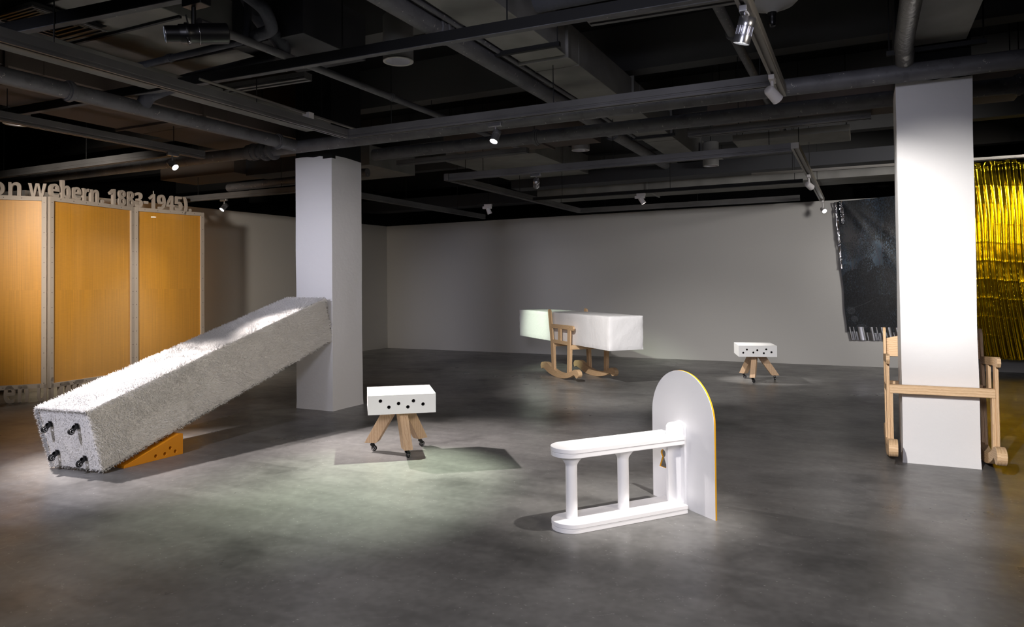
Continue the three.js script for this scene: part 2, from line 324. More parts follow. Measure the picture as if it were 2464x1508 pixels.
stool('farther white box with seven holes on three splayed wooden legs, near the back wall', -1.397, -10.81, -1.41, -10.857, 0.264, 0.588, 0.156, 0.515,
  [[0.062, 0.416], [0.112, 0.462], [0.198, 0.42], [0.252, 0.454], [0.339, 0.412], [0.371, 0.466], [0.441, 0.426]], [[-0.217, -0.205], [-0.006, 0.291], [0.224, -0.084]], 0.265);

// ---------------------------------------------------------------- bench with arched board
{
  const t = thing('arched_bench', 'white two-tier bench on flared posts joined to an arched board with a keyhole', 'sculpture', -1.036, 0, -4.522, -38.1 * Math.PI / 180);
  const board = (y0, y1, z0, z1, hw, cx) => {
    const s = new THREE.Shape(); s.moveTo(cx - hw, -z0); s.lineTo(cx + hw, -z0); s.lineTo(cx + hw, -(z1 - hw)); s.absarc(cx, -(z1 - hw), hw, 0, Math.PI, true); s.closePath();
    return prism(s, y1 - y0, 0.003, 24).rotateX(-Math.PI / 2).translate(0, y0, 0);
  };
  const tiers = (name, y0, cx, z0, z1) => { const g = sub(name, t); add('upper_layer', board(y0 + 0.027, y0 + 0.053, z0, z1, 0.115, cx), M.whitePaint, g); add('lower_layer', board(y0, y0 + 0.026, z0, z1 - 0.002, 0.113, cx), M.whitePaint, g); };
  tiers('seat_board', 0.415, -0.015, 0.055, 0.915);
  tiers('base_board', 0.0, 0.005, 0.055, 0.925);
  for (const z of [0.8, 0.44]) add('post', lathe([[0.001, 0], [0.034, 0], [0.034, 0.3], [0.0365, 0.31], [0.042, 0.32], [0.066, 0.35], [0.0715, 0.358], [0.072, 0.362], [0.001, 0.362]], 40).translate(-0.005, 0.0532, z), M.whitePaint, t);
  const arch = (grow) => {
    const s = new THREE.Shape(), R = 0.298 + grow; s.moveTo(-R, 0); s.lineTo(R, 0); s.lineTo(R, 0.556); s.absarc(0, 0.556, R, 0, Math.PI, false); s.lineTo(-R, 0);
    const k = new THREE.Path(), kx = -0.188, r = 0.025; k.moveTo(kx - 0.042, 0.205); k.lineTo(kx - 0.011, 0.272); k.absarc(kx, 0.297, r, -2.0, -1.14, true); k.lineTo(kx + 0.042, 0.205); k.closePath(); s.holes.push(k);
    return s;
  };
  const back = sub('arched_board', t);
  add('core', prism(arch(0), 0.0105, 0, 40).translate(0, 0, -0.0125), M.yellow, back).userData.label = 'yellow edge';
  add('front_facing', prism(arch(-0.0005), 0.002, 0, 40).translate(0, 0, -0.002), M.whitePaint, back);
  add('rear_facing', prism(arch(-0.0005), 0.0015, 0, 40).translate(0, 0, -0.014), M.yellow, back);
  const rr = (x0, x1, h, r) => { const s = new THREE.Shape(); s.moveTo(x0, 0); s.lineTo(x1, 0); s.lineTo(x1, h - r); s.absarc(x1 - r, h - r, r, 0, Math.PI / 2, false); s.lineTo(x0 + r, h); s.absarc(x0 + r, h - r, r, Math.PI / 2, Math.PI, false); s.closePath(); return s; };
  add('mounting_plate', prism(rr(-0.06, 0.044, 0.536, 0.04), 0.014, 0.002), M.whitePaint, t);
  const fin = new THREE.Shape(); fin.moveTo(0, 0.0); fin.lineTo(0.1, 0); fin.lineTo(0.1, 0.505); fin.absarc(0.07, 0.505, 0.03, 0, Math.PI / 2, false); fin.lineTo(0, 0.535); fin.closePath();
  add('fin', prism(fin, 0.02, 0.002).rotateY(-Math.PI / 2).translate(0.006, 0, 0.012), M.whitePaint, t);
  add('upper_cleat', bx(0.006, 0.034, 0.412, 0.452, 0.014, 0.055, 0.002), M.whitePaint, t);
  add('lower_cleat', bx(0.006, 0.034, 0.0, 0.042, 0.014, 0.055, 0.002), M.whitePaint, t);
}

// ---------------------------------------------------------------- rocking chairs and the white beam
const ROCK = [[-0.665, 0.184], [-0.74, 0.172], [-0.783, 0.122], [-0.752, 0.07], [-0.69, 0.086], [-0.6, 0.07], [-0.486, 0.038], [-0.34, 0.012], [-0.2, 0.001], [-0.068, 0], [0.06, 0.005], [0.18, 0.02], [0.3, 0.046], [0.4, 0.078], [0.462, 0.098], [0.505, 0.078], [0.545, 0.062], [0.595, 0.08], [0.622, 0.115], [0.615, 0.15], [0.57, 0.178], [0.5, 0.184], [0.42, 0.16], [0.34, 0.132], [0.24, 0.108], [0.1, 0.09], [-0.04, 0.087], [-0.2, 0.102], [-0.34, 0.134], [-0.46, 0.172], [-0.55, 0.192]];
function rockingChair(label, x, z, turn, rock, Wd, T, board, crest) {
  const t = thing('rocking_chair', label, 'chair', x, 0, z, turn);
  t.rotation.order = 'YXZ'; t.rotation.x = rock;
  let low = 0; for (const [u, y] of ROCK) low = Math.min(low, y * Math.cos(rock) - u * Math.sin(rock));
  t.position.y = -low;
  const hx = Wd / 2;
  const flat = (pts, th, x0, smooth, bev = 0.003) => prism(shape(pts, smooth), th, bev).rotateY(-Math.PI / 2).translate(x0 + th, 0, 0);   // (u, y) profile to a slab between x0 and x0 + th
  for (const s of [-1, 1]) {
    const out = (th) => (s < 0 ? -hx : hx - th), inn = (th, off) => (s < 0 ? -hx + off : hx - off - th);
    add('rocker', flat(ROCK, 0.062, s < 0 ? -hx + 0.0 : hx - 0.062, true), M.pine, t, 2);
    add('rear_post', flat([[-0.335, 0.13], [-0.235, 0.105], [-0.262, 0.5], [-0.352, 0.99], [-0.375, 1.018], [-0.43, 1.026], [-0.462, 1.0], [-0.362, 0.5]], T, out(T)), M.pineEnd, t, 1);
    add('front_post', flat([[0.228, 0.1], [0.322, 0.118], [0.362, 0.748], [0.262, 0.748]], T, out(T)), M.pineEnd, t, 1);
    add('post_cleat', flat([[0.24, 0.11], [0.312, 0.118], [0.342, board[0]], [0.256, board[0]]], T, inn(T, T)), M.pine, t, 1);
    add('rear_post_cleat', flat([[-0.325, 0.13], [-0.25, 0.12], [-0.265, board[0]], [-0.35, board[0]]], T, inn(T, T)), M.pine, t, 1);
    add('armrest', flat([[-0.372, 0.742], [0.36, 0.742], [0.4, 0.732], [0.448, 0.735], [0.474, 0.76], [0.466, 0.795], [0.43, 0.806], [-0.378, 0.8]], T + 0.004, s < 0 ? -hx - 0.002 : hx - T - 0.002), M.pine, t, 2);
    add('side_rail', flat([[-0.3, 0.512], [0.28, 0.512], [0.28, 0.566], [-0.3, 0.566]], T - 0.002, s < 0 ? -hx + 0.001 : hx - T + 0.001), M.pine, t, 2);
    add('arm_slat', flat([[-0.085, 0.56], [0.018, 0.56], [0.025, 0.746], [-0.082, 0.746]], T - 0.002, s < 0 ? -hx + 0.001 : hx - T + 0.001), M.pine, t, 1);
  }
  const i0 = -hx + T, i1 = hx - T;
  add('front_board', bx(i0, i1, board[0], board[1], 0.255, 0.352, 0.003), M.pine, t, 0);
  add('rear_board', bx(i0, i1, board[0], board[1], -0.345, -0.27, 0.003), M.pine, t, 0);
  if (crest) {
    const s = new THREE.Shape(); s.moveTo(i0, 0); s.lineTo(i1, 0); s.lineTo(i1, 0.155); s.quadraticCurveTo(0, 0.25, i0, 0.155); s.closePath();
    const m = add('crest_board', prism(s, 0.02, 0.002), M.pine, t, 0); m.position.set(0, 0.775, -0.385); m.rotation.x = -0.18;
  }
  return t;
}
rockingChair('large pine rocking chair wrapped round the white column, its front board across the shaft', 0.515, -6.51, 0, -0.075, 0.722, 0.022, [0.51, 0.574], true);
rockingChair('large pine rocking chair carrying the long white plastered beam', -3.863, -10.216, 46.28 * Math.PI / 180, 0, 0.644, 0.022, [0.455, 0.518], false);
{
  const t = thing('white_plastered_beam', 'long square white plastered beam lying through the rocking chair', 'sculpture', -4.04, 0.5195, -10.41, -43.72 * Math.PI / 180);
  const L = 3.34, w = 0.526, h = 0.459, g = new THREE.BoxGeometry(L, h, w, 90, 14, 16).translate(0, h / 2, 0), p = g.attributes.position;
  for (let i = 0; i < p.count; i++) {
    const x = p.getX(i), y = p.getY(i), z = p.getZ(i), edge = (Math.abs(Math.abs(x) - L / 2) < 1e-3) + (y < 1e-3 || y > h - 1e-3) + (Math.abs(Math.abs(z) - w / 2) < 1e-3), k = 0.004 * (vn(x * 9 + 100, y * 9 + z * 7 + 100, 256) - 0.5) - (edge > 1 ? 0.004 + 0.006 * vn(x * 31 + 60, z * 23 + y * 19 + 60, 256) : 0);
    p.setXYZ(i, x + Math.sign(x) * (Math.abs(Math.abs(x) - L / 2) < 1e-3 ? k : 0), y + (y > h - 1e-3 ? k : y < 1e-3 ? -k * 0.2 : 0), z + Math.sign(z) * (Math.abs(Math.abs(z) - w / 2) < 1e-3 ? k : 0));
  }
  g.computeVertexNormals();
  const m = add('beam_body', g, M.whiteBox, t);
}

// ---------------------------------------------------------------- folding yellow screens with cut-out lettering
const font = await new FontLoader().loadAsync('fonts/droid/droid_sans_bold.typeface.json');
function letters(text, x0, x1, y, parent, capH = 0.155, depth = 0.05, z = 0.0, mat = M.letter) {
  const size = capH / 0.714, out = []; let x = 0;
  for (const ch of text) {
    const gl = font.data.glyphs[ch] ?? font.data.glyphs['?'], adv = gl.ha * size / font.data.resolution;
    if (ch !== ' ') out.push([ch, x]);
    x += adv;
  }
  const k = (x1 - x0) / x;
  for (const [ch, lx] of out) {
    const g = new TextGeometry(ch, { font, size, depth, curveSegments: 6, bevelEnabled: false });
    g.scale(k, 1, 1).translate(x0 + lx * k, y, z);
    add('letter', g, mat, parent);
  }
}
// a screen panel: local x from its left to its right end, front at +z
function screenPanel(parent, x0, z0, x1, z1, y0, y1, fw = 0.055) {
  const p = sub('screen_panel', parent), L = Math.hypot(x1 - x0, z1 - z0), d = 0.045;
  p.position.set(x0, 0, z0); p.rotation.y = Math.atan2(-(z1 - z0), x1 - x0);
  add('stile', bx(0, fw, y0, y1, -d, 0, 0.002), M.screenFrame, p); add('stile', bx(L - fw, L, y0, y1, -d, 0, 0.002), M.screenFrame, p);
  add('rail', bx(fw, L - fw, y1 - fw, y1, -d, 0, 0.002), M.screenFrame, p); add('rail', bx(fw, L - fw, y0, y0 + fw, -d, 0, 0.002), M.screenFrame, p);
  const g = new THREE.PlaneGeometry(L - 2 * fw + 0.01, y1 - y0 - 2 * fw + 0.01, 60, 90).translate(L / 2, (y0 + y1) / 2, -0.03), q = g.attributes.position;
  for (let i = 0; i < q.count; i++) { const e = Math.min(1, 6 * Math.min(q.getX(i) - fw + 0.005, L - fw - q.getX(i) + 0.005)); q.setZ(i, -0.03 + e * 0.006 * (vn(q.getX(i) * 2.5 + x0 * 7 + 90, q.getY(i) * 1.2 + 33, 256) - 0.5)); }
  g.computeVertexNormals();
  add('mesh_cloth', g, M.scrim, p);
  const screws = []; for (let y = y0 + 0.06; y < y1; y += 0.19) for (const x of [fw / 2, L - fw / 2]) screws.push(new THREE.CylinderGeometry(0.0045, 0.0045, 0.003, 8).rotateX(Math.PI / 2).translate(x, y, 0.001));
  for (let x = 0.15; x < L - 0.1; x += 0.19) for (const y of [y0 + fw / 2, y1 - fw / 2]) screws.push(new THREE.CylinderGeometry(0.0045, 0.0045, 0.003, 8).rotateX(Math.PI / 2).translate(x, y, 0.001));
  add('screws', screws, M.inside, p).userData.kind = 'stuff';
  return [p, L];
}
{
  const T = 2.583, B = 0.168, t = thing('folding_screen', 'tall folding screen of orange-yellow mesh in wooden frames with cut-out letters above and below', 'screen', -9.3, 0, -5.8);
  const o = (a) => [a[0] + 9.3, a[1] + 5.8];
  const A0 = o([-10.14, -4.505]), A1 = o([-9.262, -5.55]), B0 = o([-9.19, -5.55]), B1 = o([-9.4, -6.87]), C1 = o([-9.215, -7.93]);
  const [p1, L1] = screenPanel(t, ...A0, ...A1, B, T), [p2, L2] = screenPanel(t, ...B0, ...B1, B, T), [p3, L3] = screenPanel(t, ...B1, ...C1, B, T);
  letters('on', L1 - 0.6, L1 - 0.25, T, p1, 0.155, 0.045, -0.045); letters('w', L1 - 0.2, L1 - 0.002, T, p1, 0.155, 0.045, -0.045);
  letters('ebern. 188', -0.01, L2 + 0.01, T, p2, 0.155, 0.045, -0.045); letters('3-1945).', 0.0, L3 * 0.82, T, p3, 0.155, 0.045, -0.045);
  letters('en', L1 - 0.46, L1 - 0.17, 0.004, p1, 0.2, 0.045, -0.045); letters('u', L1 - 0.115, L1 + 0.02, 0.004, p1, 0.2, 0.045, -0.045);
  letters('i', 0.0, 0.075, 0.004, p2, 0.2, 0.045, -0.045); letters('ng', 0.115, 0.5, 0.004, p2, 0.2, 0.045, -0.045);
  const b = thing('folding_screen', 'second mesh screen seen through the leftmost panel of the folding screen, letters under it', 'screen', -10.42, 0, -6.0);
  const [q1, M1] = screenPanel(b, -0.75, 0.95, 0.0, -0.05, 0.25, T - 0.02);
  const pic = canvasTexture(256, 512, (c, w, h) => { c.fillStyle = '#5b5148'; c.fillRect(0, 0, w, h); for (let i = 0; i < 200; i++) { c.fillStyle = `rgba(200,190,175,${0.1 * rnd()})`; c.fillRect(rnd() * w, rnd() * h, 2, 30 + rnd() * 90); } c.fillStyle = '#c9c2b8'; c.fillRect(150, 200, 46, 100); c.fillRect(165, 170, 20, 40); c.fillRect(60, 240, 16, 50); c.fillStyle = '#4a423b'; for (const [x, y] of [[158, 220], [176, 220], [158, 258], [176, 258]]) c.fillRect(x, y, 10, 22); c.fillStyle = '#b9b0a4'; c.fillRect(0, 316, w, 4); });
  add('projection_screen', new THREE.PlaneGeometry(0.62, 0.92).translate(M1 - 0.66, 1.6, -0.034), std({ color: 0x202020, emissive: 0xffffff, emissiveMap: pic, emissiveIntensity: 0.9, roughness: 0.8 }), q1);
  q1.children.at(-1).geometry.setAttribute('uv', new THREE.PlaneGeometry(1, 1).toNonIndexed().attributes.uv);
  letters('an', M1 - 0.42, M1 - 0.17, 0.06, q1, 0.2, 0.03, -0.045); letters('e', M1 - 0.11, M1 + 0.0, 0.06, q1, 0.2, 0.03, -0.045);
}

// ---------------------------------------------------------------- printed tarpaulin and gold foil
function canvasTexture(w, h, draw) {
  const c = document.createElement('canvas'); c.width = w; c.height = h; draw(c.getContext('2d'), w, h);
  const t = new THREE.CanvasTexture(c); t.colorSpace = THREE.SRGBColorSpace; return t;
}
const treePrint = canvasTexture(1800, 1200, (c, w, h) => {
  c.fillStyle = '#2e373f'; c.fillRect(0, 0, w, h);
  const sky = (x, y, r, k) => { const g = c.createRadialGradient(x, y, 0, x, y, r); g.addColorStop(0, k); g.addColorStop(1, 'rgba(40,50,60,0)'); c.fillStyle = g; c.fillRect(x - r, y - r, 2 * r, 2 * r); };
  sky(430, 330, 260, 'rgba(120,140,158,0.9)'); sky(480, 560, 200, 'rgba(132,150,164,0.9)'); sky(120, 560, 220, 'rgba(88,108,124,0.8)'); sky(560, 60, 260, 'rgba(70,92,112,0.9)'); sky(760, 420, 280, 'rgba(110,130,146,0.8)'); sky(560, 420, 240, 'rgba(140,160,172,0.8)');
  const leafy = (cx, cy, rx, ry, n, tone, s) => { for (let i = 0; i < n; i++) { const a = rnd() * 6.283, r = Math.sqrt(rnd()), l = tone + rnd() * 26; c.fillStyle = `rgba(${l | 0},${(l * 1.02) | 0},${(l * 1.05) | 0},0.8)`; c.beginPath(); c.ellipse(cx + Math.cos(a) * r * rx, cy + Math.sin(a) * r * ry, s * (0.4 + rnd()), s * (0.3 + 0.5 * rnd()), rnd() * 3, 0, 7); c.fill(); } };
  leafy(150, 150, 270, 260, 2600, 18, 9); leafy(330, 90, 240, 110, 900, 22, 8); leafy(470, 220, 190, 170, 900, 26, 7); leafy(700, 180, 240, 220, 1300, 20, 9);
  const branch = (x, y, a, L, wd) => { if (L < 14) return; const x2 = x + Math.cos(a) * L, y2 = y + Math.sin(a) * L; c.strokeStyle = `rgba(${58 + rnd() * 22 | 0},${56 + rnd() * 20 | 0},${56 + rnd() * 18 | 0},0.9)`; c.lineWidth = wd; c.beginPath(); c.moveTo(x, y); c.lineTo(x2, y2); c.stroke(); const k = 2 + (rnd() < 0.4); for (let i = 0; i < k; i++) branch(x2, y2, a + (rnd() - 0.5) * 1.1, L * (0.66 + 0.2 * rnd()), wd * 0.68); };
  branch(110, 900, -1.45, 150, 13); branch(200, 860, -1.6, 170, 11); branch(330, 800, -1.3, 140, 9); branch(640, 860, -1.6, 170, 12); branch(160, 780, -1.2, 130, 8); branch(270, 760, -1.7, 150, 9); branch(420, 820, -1.5, 120, 7); branch(60, 760, -1.4, 140, 8);
  for (const [x, y, rx, ry, n] of [[120, 470, 150, 90, 700], [300, 430, 150, 110, 600], [440, 480, 120, 90, 500], [90, 640, 90, 60, 300], [330, 620, 120, 60, 300]]) leafy(x, y, rx, ry, n, 24, 5);
  leafy(1250, 500, 560, 620, 9000, 16, 9);
  leafy(250, 820, 330, 190, 3600, 16, 9); leafy(420, 640, 150, 110, 900, 22, 8); leafy(650, 820, 280, 220, 2600, 16, 9); leafy(200, 1030, 420, 190, 3800, 12, 10); leafy(650, 1050, 320, 190, 2600, 12, 10);
  for (let i = 0; i < 900; i++) { const l = 80 + rnd() * 90; c.fillStyle = `rgba(${l | 0},${(l * 1.07) | 0},${(l * 1.1) | 0},0.55)`; c.fillRect(rnd() * w, 480 + rnd() * 560, 1 + rnd() * 4, 1 + rnd() * 3); }
  leafy(110, 1010, 70, 34, 260, 46, 6); leafy(150, 1085, 60, 26, 220, 50, 6); leafy(260, 1150, 90, 18, 220, 50, 5);
  c.strokeStyle = 'rgba(96,100,98,0.6)'; c.lineWidth = 3; c.beginPath(); c.moveTo(60, 1010); c.bezierCurveTo(220, 960, 330, 960, 480, 900); c.stroke();
  
});
M.tarp = new THREE.MeshPhysicalMaterial({ map: treePrint, color: 0xdde2ea, roughness: 0.5, specularIntensity: 0.45, side: THREE.DoubleSide });
M.silverFoil = std({ color: 0xb8b8bc, roughness: 0.25, metalness: 1, side: THREE.DoubleSide });
{
  const t = thing('printed_tarpaulin', 'dark tarpaulin printed with a photograph of trees, silver edged, hung before the back wall', 'tarpaulin', -0.3, 0, -13.2);
  const W = 1.5, Ht = 2.22, g = new THREE.PlaneGeometry(W, Ht, 90, 110), p = g.attributes.position;
  for (let i = 0; i < p.count; i++) {
    const u = p.getX(i) / W + 0.5, v = 0.5 - p.getY(i) / Ht;   // v down
    const left = -0.075 + 0.135 * v + 0.006 * Math.sin(v * 21), x = left + u * (1.62 - left), topY = 2.74 + 0.1 * u, botY = 0.575 - 0.02 * u + 0.008 * Math.sin(u * 17);
    const fold = 0.025 * Math.exp(-Math.pow((v - 0.06 - 1.15 * (u - 0.1)) / 0.05, 2)) * Math.exp(-v * 2.2) + 0.016 * Math.exp(-Math.pow((v - 0.02 - 0.75 * (u - 0.12)) / 0.04, 2)) * Math.exp(-v * 2);
    p.setXYZ(i, x, topY + (botY - topY) * v, 0.02 + fold + 0.012 * vn(u * 9 + 60, v * 3 + 70, 256) + 0.02 * vn(u * 3 + 20, v * 5 + 10, 256));
  }
  const m = new THREE.Mesh(g, M.tarp); g.computeVertexNormals(); m.name = 'printed_sheet'; m.castShadow = m.receiveShadow = true; t.add(m);
  const ribbon = (name, pts, w, amp) => {
    const q = new THREE.PlaneGeometry(1, 1, 6, 60), a = q.attributes.position;
    for (let i = 0; i < a.count; i++) { const s = 0.5 - a.getY(i), u = a.getX(i), [x, y] = [pts[0] + (pts[2] - pts[0]) * s, pts[1] + (pts[3] - pts[1]) * s]; a.setXYZ(i, x + u * w * (0.6 + 0.6 * vn(s * 14 + 30, 4, 256)), y, 0.05 + amp * vn(s * 22 + 10, u * 4 + 20, 256)); }
    q.computeVertexNormals(); add(name, q, M.silverFoil, t);
  };
  ribbon('silver_edge', [-0.075, 2.74, 0.0, 1.62], 0.035, 0.03); ribbon('silver_edge', [0.0, 2.75, 0.035, 2.36], 0.055, 0.04);
  const q = new THREE.PlaneGeometry(1.5, 0.22, 160, 4), a = q.attributes.position;
  for (let i = 0; i < a.count; i++) { const u = a.getX(i) / 1.5 + 0.5; a.setXYZ(i, 0.1 + u * 1.4 + 0.1 * (0.5 - (a.getY(i) / 0.22 + 0.5)) * 0.4, 0.545 + a.getY(i), 0.01 + 0.03 * Math.abs(Math.sin(u * 44 + 3 * vn(u * 12, 3, 256)))); }
  q.computeVertexNormals(); add('silver_fringe', q, M.silverFoil, t);
}
{
  M.gold = new THREE.MeshPhysicalMaterial({ color: 0xbfa51e, roughness: 0.19, metalness: 1, side: THREE.DoubleSide });
  const t = thing('gold_foil_curtain', 'shiny gold foil curtain in vertical pleats hanging at the right edge', 'curtain', 1.3, 0, -12.75);
  const W = 3.2, Ht = 2.96, g = new THREE.PlaneGeometry(W, Ht, 480, 260), p = g.attributes.position, cr = (x) => 1 - Math.abs(2 * (x - Math.floor(x)) - 1);
  for (let i = 0; i < p.count; i++) {
    const x = p.getX(i) + W / 2, v = 0.5 - p.getY(i) / Ht, drift = 0.27 * Math.pow(Math.max(v, 0), 1.3) + 0.03 * Math.sin(v * 5 + x * 2), ph = (x - drift + 0.03 * vn(v * 4 + 20, x * 2 + 9, 256)) / 0.09, s = cr(ph);
    const pleat = 0.048 * Math.pow(Math.max(s, 0), 1.5) * Math.min(1, 0.2 + 2.4 * v) * (0.6 + 0.8 * vn(Math.floor(ph) * 3.7 + 5, 2, 256)), band = 0.0022 * Math.pow(cr(v * 10.5 + 0.25 * vn(x * 3, 3, 256)), 10);
    const crinkle = 0.012 * vn(x * 7 + 10, v * 9 + 44, 256) + 0.0022 * vn(x * 31 + 70, v * 42 + 21, 256) + (v < 0.05 ? 0.03 * (0.05 - v) / 0.05 * vn(x * 12, v * 70, 256) : 0);
    p.setXYZ(i, x, 3.19 - v * Ht - 0.02 * (v < 0.02 ? vn(x * 9, 7, 256) : 0) * 2 + (v > 0.985 ? 0.012 * (vn(x * 20, 5, 256) - 0.5) : 0), pleat + band + crinkle);
  }
  g.computeVertexNormals();
  const m = new THREE.Mesh(g, M.gold); m.name = 'foil_sheet'; m.castShadow = m.receiveShadow = true; t.add(m);
  add('hanging_rail', bx(-0.05, W + 0.1, 3.19, 3.23, -0.02, 0.02), M.blackSteel, t);
}

// ---------------------------------------------------------------- services under the ceiling
const TOP = 4.19;
const rods = (x, y, z, parent, r = 0.005, top = TOP) => add('suspension_rod', new THREE.CylinderGeometry(r, r, top - y, 8).translate(0, (top - y) / 2, 0).translate(x, y, z), M.blackSteel, parent);
// lighting track: grooved channel, its lower edge at y
function track(name, label, x0, z0, x1, z1, y, mat = M.track, h = 0.088, w = 0.062, group = 'lighting tracks', top = TOP) {
  const L = Math.hypot(x1 - x0, z1 - z0), t = thing(name, label, 'lighting track', x0, y, z0, Math.atan2(-(z1 - z0), x1 - x0), group);
  const a = w / 2, s = shape([[-a, 0], [-0.35 * a, 0], [-0.35 * a, 0.016], [0.35 * a, 0.016], [0.35 * a, 0], [a, 0], [a, 0.2 * h], [a - 0.006, 0.24 * h], [a - 0.006, 0.36 * h], [a, 0.4 * h], [a, h], [-a, h], [-a, 0.4 * h], [-a + 0.006, 0.36 * h], [-a + 0.006, 0.24 * h], [-a, 0.2 * h]]);
  add('channel', prism(s, L).rotateY(Math.PI / 2), mat, t);
  add('end_cap', bx(-0.004, 0, 0, h, -a, a), mat, t); add('end_cap', bx(L, L + 0.004, 0, h, -a, a), mat, t);
  for (let x = Math.min(0.5, L / 2); x < L; x += 1.7) { rods(x, h, 0, t, 0.004, top - y); }
  return t;
}
track('lighting_track', 'long grey lighting track running away from the upper left corner to the left column', -4.6, -0.6, -4.6, -5.66, 2.88);
track('lighting_track', 'short grey lighting track that ends left of the left column, lit spotlight at its end', -6.745, -1.5, -6.745, -5.79, 2.88, M.track, 0.088, 0.062, 'lighting tracks', 3.18);
track('lighting_track', 'grey lighting track between the two columns with the brightest spotlight under it', -4.57, -5.7, -0.6, -5.7, 2.88);
track('lighting_track', 'grey lighting track over the lettered yellow screens', -10.6, -5.5, -6.8, -5.5, 2.88);
track('lighting_track', 'pale lighting track with the silver and the white spotlight, upper right', -0.545, -0.5, -0.545, -6.05, 2.88, M.greyTrack);
track('lighting_track', 'grey lighting track across the middle of the far bay, silver spotlight under it', -4.75, -7.9, -0.62, -7.9, 2.75);
track('lighting_track', 'grey lighting track running back to the far wall left of the white beam', -4.76, -7.85, -4.76, -12.66, 2.75);
track('lighting_track', 'dark lighting track behind the left column running to the far wall', -6.85, -7.8, -6.85, -12.76, 2.75);
track('lighting_track', 'lighting track just above the top of the back wall', -4.76, -12.67, -0.9, -12.67, 2.75);
track('lighting_track', 'lighting track left of the left column with a lit spotlight near its end', -9.7, -7.8, -6.9, -7.8, 2.75);
track('lighting_track', 'narrow pale lighting track running back at the right to the tarpaulin', -0.585, -7.72, -0.575, -13.0, 2.75, M.greyTrack, 0.06, 0.075);
track('lighting_track', 'thin pale rail crossing the narrow track beside the right column', -1.28, -9.85, 2.7, -10.03, 2.815, M.greyTrack, 0.03, 0.05);

function pipe(name, label, pts, r, mat, couplings = [], category = 'pipe', tension) {
  const t = thing(name, label, category);
  const v = pts.map((p) => V(...p));
  add('pipe_run', v.length === 2 ? rodBetween(v[0], v[1], r, 28) : tube(v, r, 90, 24, tension ?? 0.35), mat, t);
  for (const [x, y, z, dx, dz, k = 1.16, len = 0.06] of couplings) add('coupling', [rodBetween(V(x - dx * len / 2, y, z - dz * len / 2), V(x + dx * len / 2, y, z + dz * len / 2), r * k, 28), rodBetween(V(x - dx * 0.012, y, z - dz * 0.012), V(x + dx * 0.012, y, z + dz * 0.012), r * (k + 0.14), 28)], mat, t);
  return t;
}
pipe('overhead_pipe', 'big grey pipe passing in front of the tops of both columns', [[-13, 2.995, -6.2], [2.5, 2.985, -6.2]], 0.07, M.pipe, [[-6.38, 2.993, -6.2, 1, 0, 1.3, 0.16], [-6.2, 2.993, -6.2, 1, 0, 1.55, 0.05], [-6.08, 2.993, -6.2, 1, 0, 1.55, 0.05], [1.9, 2.985, -6.2, 1, 0]]);
pipe('overhead_pipe', 'big pipe with peeling paint running just behind both columns', [[-5.4, 3.03, -7.2], [4, 3.03, -7.2]], 0.07, M.pipe, [[-3.2, 3.03, -7.2, 1, 0], [1.2, 3.03, -7.2, 1, 0]]);
pipe('overhead_pipe', 'grey pipe from the upper left joining the big pipe over the left column', [[-5.72, 3.0, -0.5], [-5.72, 3.0, -6.16]], 0.066, M.pipe, [[-5.72, 3.0, -5.9, 0, 1], [-5.72, 3.0, -3.6, 0, 1]]);
pipe('overhead_pipe', 'grey pipe with a sleeve running beside the long square duct', [[-2.72, 3.25, -1.6], [-2.72, 3.25, -12.5]], 0.068, M.pipe, [[-2.72, 3.25, -4.42, 0, 1, 1.2, 0.16], [-2.72, 3.25, -8.4, 0, 1]]);
pipe('overhead_pipe', 'thin dark pipe with a joint between the hanging cylinder lamp and the left column', [[-4.0, 3.2, -3.4], [-3.99, 3.2, -8.6]], 0.03, M.pipe, [[-3.99, 3.2, -5.6, 0, 1]]);
pipe('overhead_pipe', 'thin pipe above the pale lighting track with the silver spotlight', [[-0.86, 3.3, -2.0], [-0.85, 3.3, -11.0]], 0.036, M.pipe, [[-0.86, 3.3, -5.62, 0, 1]]);
pipe('overhead_pipe', 'silver jacketed pipe coming down over the right column', [[0.3, 3.12, -1.5], [0.3, 3.12, -5.6], [0.315, 3.1, -6.05], [0.32, 3.04, -6.22]], 0.064, M.silverPipe, []);
pipe('insulated_pipe', 'thick lagged pipe bending back under the fan unit at the upper left', [[-4.1, 4.1, -3.7], [-4.12, 3.8, -3.78], [-4.05, 3.45, -3.98], [-4.0, 3.3, -4.15], [-4.15, 3.24, -4.3], [-4.7, 3.22, -4.33], [-5.2, 3.19, -4.3], [-5.58, 3.11, -4.24], [-5.72, 3.03, -4.26]], 0.062, M.insulation);
pipe('insulated_pipe', 'lagged hose curling down beside the fan unit', [[-3.98, 4.1, -3.3], [-3.98, 3.75, -3.42], [-3.86, 3.5, -3.56], [-3.74, 3.36, -3.72], [-3.8, 3.27, -3.86], [-4.0, 3.26, -3.9]], 0.045, M.insulation);
pipe('drain_pipe', 'thin drain pipe with an elbow dropping beside the projector', [[-4.03, 4.1, -3.86], [-4.03, 3.4, -3.86], [-4.04, 3.27, -3.86], [-4.1, 3.225, -3.86], [-4.3, 3.222, -3.86], [-5.6, 3.2, -3.86]], 0.026, M.insulation, [[-4.86, 3.215, -3.86, 1, 0]], 'pipe', 0.1);
pipe('conduit', 'thin pale conduit with a small junction box near the left column', [[-4.58, 3.02, -3.9], [-4.66, 3.02, -6.1]], 0.011, M.greyTrack);
tag(add('junction_box', bx(-4.66, -4.58, 2.9, 3.03, -5.19, -5.12, 0.004), M.lampWhite), 'small white junction box on the thin conduit left of the column', 'junction box');
pipe('conduit', 'thin pipe following the lower edge of the long square duct', [[-2.63, 3.3, -2.6], [-2.61, 3.3, -9.0]], 0.02, M.pipe);
